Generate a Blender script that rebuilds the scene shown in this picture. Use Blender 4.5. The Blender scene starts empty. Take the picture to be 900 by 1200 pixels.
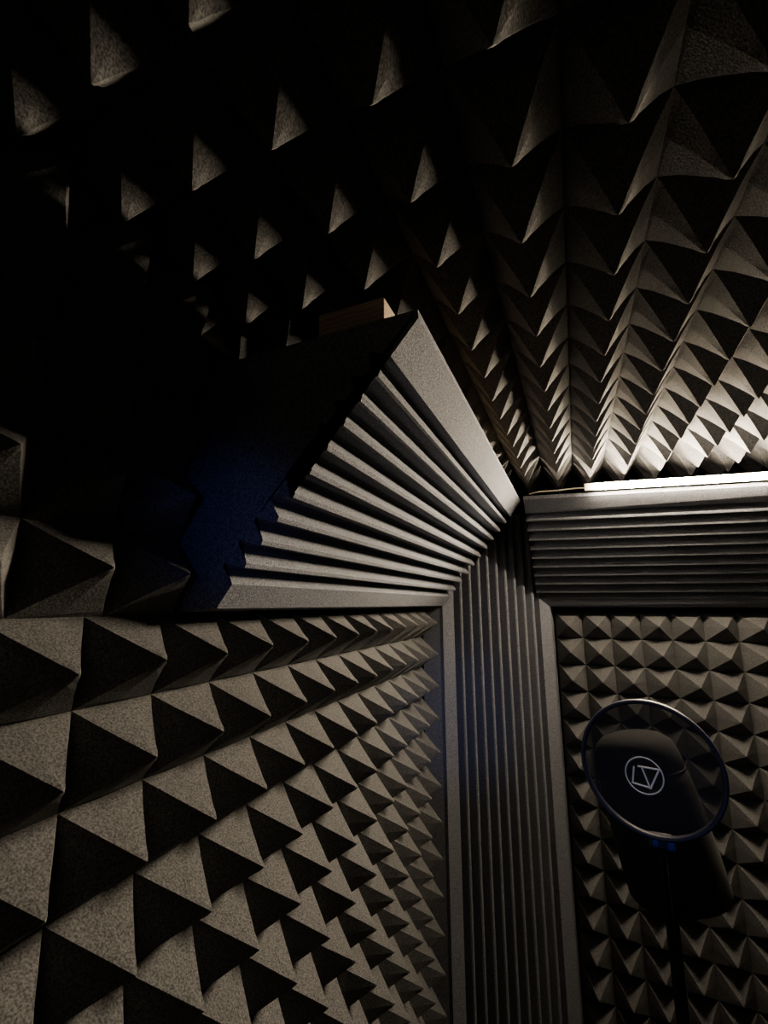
import bpy, bmesh, math, random
from mathutils import Vector, Matrix
random.seed(3)
D=bpy.data; C=bpy.context
P=0.07
WX=-0.365; BY=1.385; CZ=0.345   # wall planes
RX=1.05; FY=-1.1; FZ=-1.25

def link(o,parent=None):
    C.scene.collection.objects.link(o)
    if parent: o.parent=parent
    return o
def mesh_obj(name,verts,faces,mat=None,parent=None,smooth=False):
    m=D.meshes.new(name); m.from_pydata([tuple(v) for v in verts],[],faces); m.validate()
    bm=bmesh.new(); bm.from_mesh(m); bmesh.ops.recalc_face_normals(bm,faces=bm.faces); bm.to_mesh(m); bm.free()
    if smooth:
        for p in m.polygons: p.use_smooth=True
    if mat: m.materials.append(mat)
    return link(D.objects.new(name,m),parent)
def box(name,lo,hi,mat,parent=None,bev=0):
    x0,y0,z0=lo;x1,y1,z1=hi
    v=[(x0,y0,z0),(x1,y0,z0),(x1,y1,z0),(x0,y1,z0),(x0,y0,z1),(x1,y0,z1),(x1,y1,z1),(x0,y1,z1)]
    f=[(0,1,2,3),(4,5,6,7),(0,1,5,4),(1,2,6,5),(2,3,7,6),(3,0,4,7)]
    o=mesh_obj(name,v,f,mat,parent)
    if bev:
        b=o.modifiers.new('bevel','BEVEL'); b.width=bev; b.segments=2
    return o
# ---------- materials
def foam_mat(name,c0,c1,bump=0.35):
    m=D.materials.new(name); m.use_nodes=True; n=m.node_tree.nodes; l=m.node_tree.links
    b=n['Principled BSDF']; b.inputs['Roughness'].default_value=0.95
    b.inputs['Specular IOR Level'].default_value=0.15
    t=n.new('ShaderNodeTexCoord')
    n1=n.new('ShaderNodeTexNoise'); n1.inputs['Scale'].default_value=620; n1.inputs['Detail'].default_value=3
    n2=n.new('ShaderNodeTexNoise'); n2.inputs['Scale'].default_value=9
    l.new(t.outputs['Object'],n1.inputs['Vector']); l.new(t.outputs['Object'],n2.inputs['Vector'])
    r=n.new('ShaderNodeValToRGB'); r.color_ramp.elements[0].position=0.34; r.color_ramp.elements[1].position=0.68
    r.color_ramp.elements[0].color=(*c0,1); r.color_ramp.elements[1].color=(*c1,1)
    l.new(n1.outputs['Fac'],r.inputs['Fac'])
    mx=n.new('ShaderNodeMixRGB'); mx.blend_type='MULTIPLY'; mx.inputs['Fac'].default_value=0.25
    l.new(r.outputs['Color'],mx.inputs['Color1']); l.new(n2.outputs['Fac'],mx.inputs['Color2'])
    l.new(mx.outputs['Color'],b.inputs['Base Color'])
    bp=n.new('ShaderNodeBump'); bp.inputs['Strength'].default_value=bump; bp.inputs['Distance'].default_value=0.0015
    l.new(n1.outputs['Fac'],bp.inputs['Height']); l.new(bp.outputs['Normal'],b.inputs['Normal'])
    return m
def simple(name,col,rough=0.5,metal=0,emit=None,es=0,spec=0.5):
    m=D.materials.new(name); m.use_nodes=True; b=m.node_tree.nodes['Principled BSDF']
    n=m.node_tree.nodes; l=m.node_tree.links
    b.inputs['Roughness'].default_value=rough; b.inputs['Metallic'].default_value=metal
    b.inputs['Specular IOR Level'].default_value=spec
    t=n.new('ShaderNodeTexNoise'); t.inputs['Scale'].default_value=120
    r=n.new('ShaderNodeValToRGB'); r.color_ramp.elements[0].color=(*[c*0.8 for c in col],1); r.color_ramp.elements[1].color=(*[min(1,c*1.2) for c in col],1)
    l.new(t.outputs['Fac'],r.inputs['Fac']); l.new(r.outputs['Color'],b.inputs['Base Color'])
    if emit:
        b.inputs['Emission Color'].default_value=(*emit,1); b.inputs['Emission Strength'].default_value=es
    return m
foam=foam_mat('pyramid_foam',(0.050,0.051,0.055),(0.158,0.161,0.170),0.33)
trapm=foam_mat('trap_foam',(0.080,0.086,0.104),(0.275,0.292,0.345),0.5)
wallm=simple('dark_wall_board',(0.004,0.004,0.004),1.0,spec=0.0)
carpet=foam_mat('carpet',(0.015,0.015,0.016),(0.04,0.04,0.042))
black=simple('black_paint',(0.005,0.005,0.006),0.9)
blackm=simple('black_metal',(0.004,0.004,0.005),0.9,0.0)
silver=simple('silver',(0.9,0.9,0.9),0.5,0.0)
wood=D.materials.new('raw_wood'); wood.use_nodes=True
n=wood.node_tree.nodes; l=wood.node_tree.links; b=n['Principled BSDF']; b.inputs['Roughness'].default_value=0.7
w=n.new('ShaderNodeTexWave'); w.inputs['Scale'].default_value=60; w.inputs['Distortion'].default_value=6
w.bands_direction='Z'
r=n.new('ShaderNodeValToRGB'); r.color_ramp.elements[0].color=(0.34,0.25,0.17,1); r.color_ramp.elements[1].color=(0.46,0.36,0.25,1)
t=n.new('ShaderNodeTexCoord'); l.new(t.outputs['Object'],w.inputs['Vector']); l.new(w.outputs['Fac'],r.inputs['Fac']); l.new(r.outputs['Color'],b.inputs['Base Color'])

# ---------- shell
T=0.04
box('wall_left',(WX-T,FY-T,FZ),(WX,BY+T,CZ),wallm)
box('wall_back',(WX,BY,FZ),(RX,BY+T,CZ),wallm)
box('wall_right',(RX,FY-T,FZ),(RX+T,BY+T,CZ),wallm)
box('wall_front',(WX,FY-T,FZ),(RX,FY,CZ),wallm)
box('ceiling',(WX-T,FY-T,CZ),(RX+T,BY+T,CZ+T),wallm)
box('floor',(WX-T,FY-T,FZ-T),(RX+T,BY+T,FZ),carpet)

# ---------- pyramid foam
def pyramids(name,org,U,V,N,nu,nv,h,skip=None,mat=foam,e=1.2):
    org=Vector(org);U=Vector(U);V=Vector(V);N=Vector(N)
    verts=[];faces=[]
    rs=[1.0,0.93,0.7,0.45,0.22,0.10]
    base=0.008
    for i in range(nu):
        for j in range(nv):
            c=org+U*(P*(i+0.5))+V*(P*(j+0.5))
            if skip and skip(c): continue
            jit=random.uniform(-0.0012,0.0012); jit2=random.uniform(-0.0012,0.0012)
            s=len(verts)
            for r in rs:
                t=(1-r)
                hh=base+(h-base)*(t**e if t>0 else 0)
                if r==1.0: hh=base*0.6
                k=1-(0.045 if r<0.99 else 0)
                if r<0.3: k=0.88
                a=r*P/2
                ring=[(-a*k,-a*k),(0,-a),(a*k,-a*k),(a,0),(a*k,a*k),(0,a),(-a*k,a*k),(-a,0)]
                for (u,v) in ring:
                    verts.append(c+U*(u+jit*t)+V*(v+jit2*t)+N*hh)
            verts.append(c+U*jit+V*jit2+N*(h*0.965))
            top=len(verts)-1
            for q in range(len(rs)-1):
                for ee in range(8):
                    e2=(ee+1)%8
                    faces.append((s+q*8+ee,s+q*8+e2,s+(q+1)*8+e2,s+(q+1)*8+ee))
            q=len(rs)-1
            for ee in range(8):
                faces.append((s+q*8+ee,s+q*8+(ee+1)%8,top))
    for v in verts:
        v.x=max(v.x,WX+0.001); v.z=min(v.z,CZ-0.001)
    m=D.meshes.new(name); m.from_pydata([tuple(v) for v in verts],[],faces)
    bm=bmesh.new(); bm.from_mesh(m)
    for f in bm.faces:
        f.normal_update()
        if f.normal.dot(N)<0: f.normal_flip()
    bm.to_mesh(m); bm.free()
    m.materials.append(mat)
    return link(D.objects.new(name,m))
HP=0.062
TZ=0.25; TB=-0.01; TN=0.33; TE=1.125; BX0=-0.097
xs=-0.0868-0.035-4*P; ys=0.256-0.035-18*P
pyramids('acoustic_foam_panel',(xs,ys,CZ),(1,0,0),(0,1,0),(0,0,-1),20,33,HP)
y0=0.24-18*P
pyramids('acoustic_foam_panel.001',(WX,y0,TB),(0,1,0),(0,0,-1),(1,0,0),30,17,HP,skip=lambda c:c.y>1.09,e=1.12)
pyramids('acoustic_foam_panel.002',(WX,y0+1*P+0.015,TB),(0,1,0),(0,0,1),(1,0,0),18,5,HP,e=1.12)
pyramids('acoustic_foam_panel.003',(-0.058,BY,TB-0.012),(1,0,0),(0,0,-1),(0,-1,0),15,17,HP,e=1.12)
pyramids('acoustic_foam_panel.004',(RX,FY+0.01,CZ-0.07),(0,1,0),(0,0,-1),(-1,0,0),31,21,HP)

# ---------- bass traps
def trap(name,A,B,corner_pts,mapf,e0,e1,m0=0.036,m1=0.047,nr=9,depth=0.022,flip=1):
    A=Vector(A);B=Vector(B); L=(B-A).length; d=(B-A)/L
    nrm=Vector((d.y,-d.x))*flip
    prof=[A-nrm*0.006,A+d*0.006,A+d*(m0-0.002)-nrm*0.001]
    pr=(L-m0-m1)/(nr+0.45)
    for i in range(nr):
        s=m0+pr*i
        prof.append(A+d*(s+pr*0.12)-nrm*depth)
        prof.append(A+d*(s+pr*0.28)-nrm*depth)
        prof.append(A+d*(s+pr*0.58)-nrm*0.002)
        prof.append(A+d*(s+pr*0.68)-nrm*0.0)
        prof.append(A+d*(s+pr*0.84)-nrm*0.001)
    s=m0+pr*nr
    prof.append(A+d*(s+pr*0.12)-nrm*depth)
    prof.append(A+d*(s+pr*0.25)-nrm*depth)
    prof+= [A+d*(L-m1)-nrm*0.001,B-d*0.006,B-nrm*0.006]
    prof+= [Vector(c) for c in corner_pts]
    n=len(prof); verts=[]
    for e in (e0,e1):
        for p in prof: verts.append(mapf(p,e))
    faces=[(i,(i+1)%n,n+(i+1)%n,n+i) for i in range(n)]
    m=D.meshes.new(name); m.from_pydata(verts,[],faces)
    bm=bmesh.new(); bm.from_mesh(m); bm.verts.ensure_lookup_table()
    for off in (0,n):
        f=bm.faces.new([bm.verts[off+i] for i in range(n)])
        bmesh.ops.triangulate(bm,faces=[f])
    bmesh.ops.recalc_face_normals(bm,faces=bm.faces); bm.to_mesh(m); bm.free()
    m.materials.append(trapm)
    return link(D.objects.new(name,m))
g=0.0005
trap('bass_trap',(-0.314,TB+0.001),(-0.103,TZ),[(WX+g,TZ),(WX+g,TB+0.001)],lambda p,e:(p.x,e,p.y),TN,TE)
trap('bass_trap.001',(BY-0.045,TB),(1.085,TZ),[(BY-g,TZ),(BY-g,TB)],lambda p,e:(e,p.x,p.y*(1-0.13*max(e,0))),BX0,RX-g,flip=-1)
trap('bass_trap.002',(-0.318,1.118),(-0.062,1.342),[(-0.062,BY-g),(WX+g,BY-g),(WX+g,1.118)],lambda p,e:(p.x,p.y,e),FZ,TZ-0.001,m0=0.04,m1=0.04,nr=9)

# ---------- LED strip
ledm=simple('led_emitter',(1,1,1),0.5,0,(1.0,0.80,0.54),2150)
ledbase=simple('led_tape',(0.8,0.72,0.6),0.5)
led=D.objects.new('led_strip',None); link(led); led.rotation_euler=(0,0.033,0)
XE=0.365
box('tape',(0.03,1.0775,TZ+0.0030),(XE+.02,1.0840,TZ+0.0195),ledbase,led,bev=0.001)
v=[];f=[]
x=0.054
while x<XE:
    s=len(v); yy=1.0742
    for (a,bb,c) in [(0,0,0),(1,0,0),(1,1,0),(0,1,0),(0,0,1),(1,0,1),(1,1,1),(0,1,1)]:
        v.append((x+a*0.0110,yy+bb*0.0032,TZ+0.0035+c*0.0140))
    for q in [(0,1,2,3),(4,5,6,7),(0,1,5,4),(1,2,6,5),(2,3,7,6),(3,0,4,7)]: f.append(tuple(s+k for k in q))
    x+=0.0167
mesh_obj('diodes',v,f,ledm,led)
def tube(name,pts,rad,mat,parent):
    cu=D.curves.new(name,'CURVE'); cu.dimensions='3D'; cu.bevel_depth=rad; cu.bevel_resolution=4
    sp=cu.splines.new('NURBS'); sp.points.add(len(pts)-1); sp.order_u=3; sp.use_endpoint_u=True
    for i,p in enumerate(pts): sp.points[i].co=(*p,1)
    cu.materials.append(mat); return link(D.objects.new(name,cu),parent)
tube('wire',[(0.035,1.080,TZ+0.010),(0.0,1.082,TZ+0.011),(-0.03,1.083,TZ+0.008),(-0.07,1.086,TZ+0.010),(-0.092,1.10,TZ+0.008)],0.0015,ledbase,led)

# ---------- wooden batten on trap; length behind its near end added to block LED light
box('wooden_batten_light_block',(-0.212,0.335,TZ+0.0005),(-0.142,1.105,TZ+0.030),wood,bev=0.001)

# ---------- pop filter / microphone / stand
pc=Vector((0.065,0.655,-0.190)); R=0.0725
pf=D.objects.new('pop_filter',None); link(pf)
def torus(name,R,r,mat,parent,nu=64,nv=12,sz=1):
    v=[];f=[]
    for i in range(nu):
        a=2*math.pi*i/nu
        for j in range(nv):
            b=2*math.pi*j/nv
            v.append(((R+r*math.cos(b))*math.cos(a),(R+r*math.cos(b))*math.sin(a),r*sz*math.sin(b)))
    for i in range(nu):
        for j in range(nv):
            f.append((i*nv+j,((i+1)%nu)*nv+j,((i+1)%nu)*nv+(j+1)%nv,i*nv+(j+1)%nv))
    return mesh_obj(name,v,f,mat,parent,True)
nrm=Vector((-0.18,-1,0.05)).normalized()
rotm=nrm.to_track_quat('Z','Y').to_matrix().to_4x4()
MW=Matrix.Translation(pc)@rotm
ringm=simple('ring_plastic_blue_lit',(0.018,0.022,0.060),0.45)  # dark plastic with the blue light on the rim put into its colour
ring=torus('ring',R,0.0029,ringm,pf,sz=1.8); ring.matrix_world=MW
mm=D.materials.new('nylon_mesh'); mm.use_nodes=True; n=mm.node_tree.nodes; l=mm.node_tree.links
b=n['Principled BSDF']; b.inputs['Base Color'].default_value=(0.016,0.016,0.020,1); b.inputs['Roughness'].default_value=0.9
tr=n.new('ShaderNodeBsdfTransparent'); mx=n.new('ShaderNodeMixShader')
tx=n.new('ShaderNodeTexCoord'); vv=n.new('ShaderNodeTexNoise'); vv.inputs['Scale'].default_value=400
mr=n.new('ShaderNodeMapRange'); mr.inputs['To Min'].default_value=0.46; mr.inputs['To Max'].default_value=0.62
l.new(tx.outputs['Object'],vv.inputs['Vector']); l.new(vv.outputs['Fac'],mr.inputs['Value']); l.new(mr.outputs['Result'],mx.inputs['Fac'])
l.new(tr.outputs[0],mx.inputs[1]); l.new(b.outputs[0],mx.inputs[2]); l.new(mx.outputs[0],n['Material Output'].inputs['Surface'])
for k,zz in enumerate((0.003,-0.003)):
    v=[(0,0,zz)]+[(R*math.cos(a*math.pi/32),R*math.sin(a*math.pi/32),zz) for a in range(64)]
    f=[(0,i+1,(i+1)%64+1) for i in range(64)]
    o=mesh_obj('mesh_layer_%d'%k,v,f,mm,pf); o.matrix_world=MW
# printed emblem on the front mesh
cx,cy,cz=-0.006,-0.009,0.0042
o=torus('emblem_ring',0.0195,0.0007,silver,pf); o.matrix_world=MW@Matrix.Translation((cx,cy,cz))
for i,(a,b2) in enumerate([((-0.013,-0.010),(-0.010,0.008)),((-0.006,0.009),(0.016,0.009)),((0.016,0.009),(0.005,-0.013)),((0.005,-0.013),(-0.002,0.009)),((-0.013,-0.010),(0.004,-0.012))]):
    p=Vector((a[0]+cx,a[1]+cy,cz)); q=Vector((b2[0]+cx,b2[1]+cy,cz))
    o=tube('emblem_bar_%d'%(i+1),[p,(p+q)/2,q],0.0009,silver,pf); o.matrix_world=MW
bot=pc+Vector((0.004,0.0,-R-0.003))
clampm=simple('clamp_blue_highlight',(0.02,0.05,0.35),0.3)  # blue highlights on the clamp put into this colour
o=box('clamp',(-0.013,-0.006,-0.008),(0.013,0.010,0.004),ringm,pf,bev=0.002); o.location=bot
o=box('clamp_lug',(-0.003,-0.010,-0.006),(0.004,-0.006,0.002),clampm,pf,bev=0.001); o.location=bot+Vector((0.008,0,0))
o=box('clamp_screw',(-0.003,-0.008,-0.005),(0.003,-0.006,0.001),clampm,pf,bev=0.001); o.location=bot+Vector((-0.007,0,0))

def lathe(name,prof,mat,parent,nseg=48):
    v=[];f=[]
    for (r,z) in prof:
        for i in range(nseg):
            a=2*math.pi*i/nseg; v.append((r*math.cos(a),r*math.sin(a),z))
    for k in range(len(prof)-1):
        for i in range(nseg):
            f.append((k*nseg+i,k*nseg+(i+1)%nseg,(k+1)*nseg+(i+1)%nseg,(k+1)*nseg+i))
    f.append(tuple(range(nseg))); f.append(tuple((len(prof)-1)*nseg+i for i in range(nseg)))
    return mesh_obj(name,v,f,mat,parent,True)
mic=D.objects.new('microphone',None); link(mic)
body=lathe('body',[(0.045,-0.150),(0.056,-0.148),(0.060,-0.142),(0.061,-0.10),(0.060,-0.04),(0.058,-0.01),(0.056,0.0)],black,mic)
head=lathe('grille',[(0.054,0.0),(0.056,0.003),(0.055,0.02),(0.050,0.034),(0.040,0.043),(0.022,0.048),(0.004,0.050)],blackm,mic)
band=torus('band',0.056,0.0012,blackm,mic)
mic.location=(0.066,0.78,-0.230); mic.rotation_euler=(math.radians(-4),math.radians(-12),math.radians(-6))
st=D.objects.new('microphone_stand',None); link(st)
bx,by=0.084,0.78
tube('pole',[(bx,by,FZ+0.02),(bx,by,-0.8),(bx,by,-0.378)],0.008,black,st)
lathe('base',[(0.12,0),(0.12,0.012),(0.10,0.018),(0.015,0.024),(0.012,0.04)],blackm,st).location=(bx,by,FZ)
lathe('collar',[(0.013,0),(0.016,0.004),(0.016,0.04),(0.012,0.05)],blackm,st,32).location=(bx,by,-0.62)
tube('gooseneck',[bot,bot+Vector((0,0.003,-0.05)),bot+Vector((0.002,0.02,-0.16)),Vector((bx,by-0.01,-0.60))],0.0035,black,pf)

# ---------- lights
def spot(name,loc,target,ang,energy,col,blend=0.8):
    L=D.lights.new(name,'SPOT'); L.energy=energy; L.color=col; L.spot_size=math.radians(ang); L.spot_blend=blend; L.shadow_soft_size=0.02
    o=link(D.objects.new(name,L)); o.location=loc
    o.rotation_euler=(Vector(target)-Vector(loc)).to_track_quat('-Z','Y').to_euler(); return o
spot('added_blue_spot',(-0.10,0.02,0.03),(-0.295,0.33,0.075),30,0.42,(0.16,0.24,1.0),1.0)  # added spot for the blue cast on the trap end, source unseen
spot('added_blue_spot.001',(0.03,0.0,-0.05),(-0.29,1.11,-0.25),20,6.0,(0.32,0.40,1.0),1.0)  # added spot to lift the bluish margin of the corner trap
spot('added_blue_spot.002',(0.0,0.1,-0.1),(0.065,0.655,-0.2),22,1.7,(0.5,0.58,1.0),1.0)  # added pale spot to brighten the pop filter and its emblem
w=D.worlds.new('World'); C.scene.world=w; w.use_nodes=True
w.node_tree.nodes['Background'].inputs['Color'].default_value=(0.01,0.012,0.02,1); w.node_tree.nodes['Background'].inputs['Strength'].default_value=0.1

cam=D.cameras.new('camera'); co=link(D.objects.new('camera',cam)); co.location=(0,0,0)
co.rotation_euler=(math.radians(90+11.7),0,math.radians(22.96))
cam.sensor_fit='VERTICAL'; cam.sensor_height=24; cam.lens=24*520/1200; cam.clip_start=0.01
C.scene.camera=co
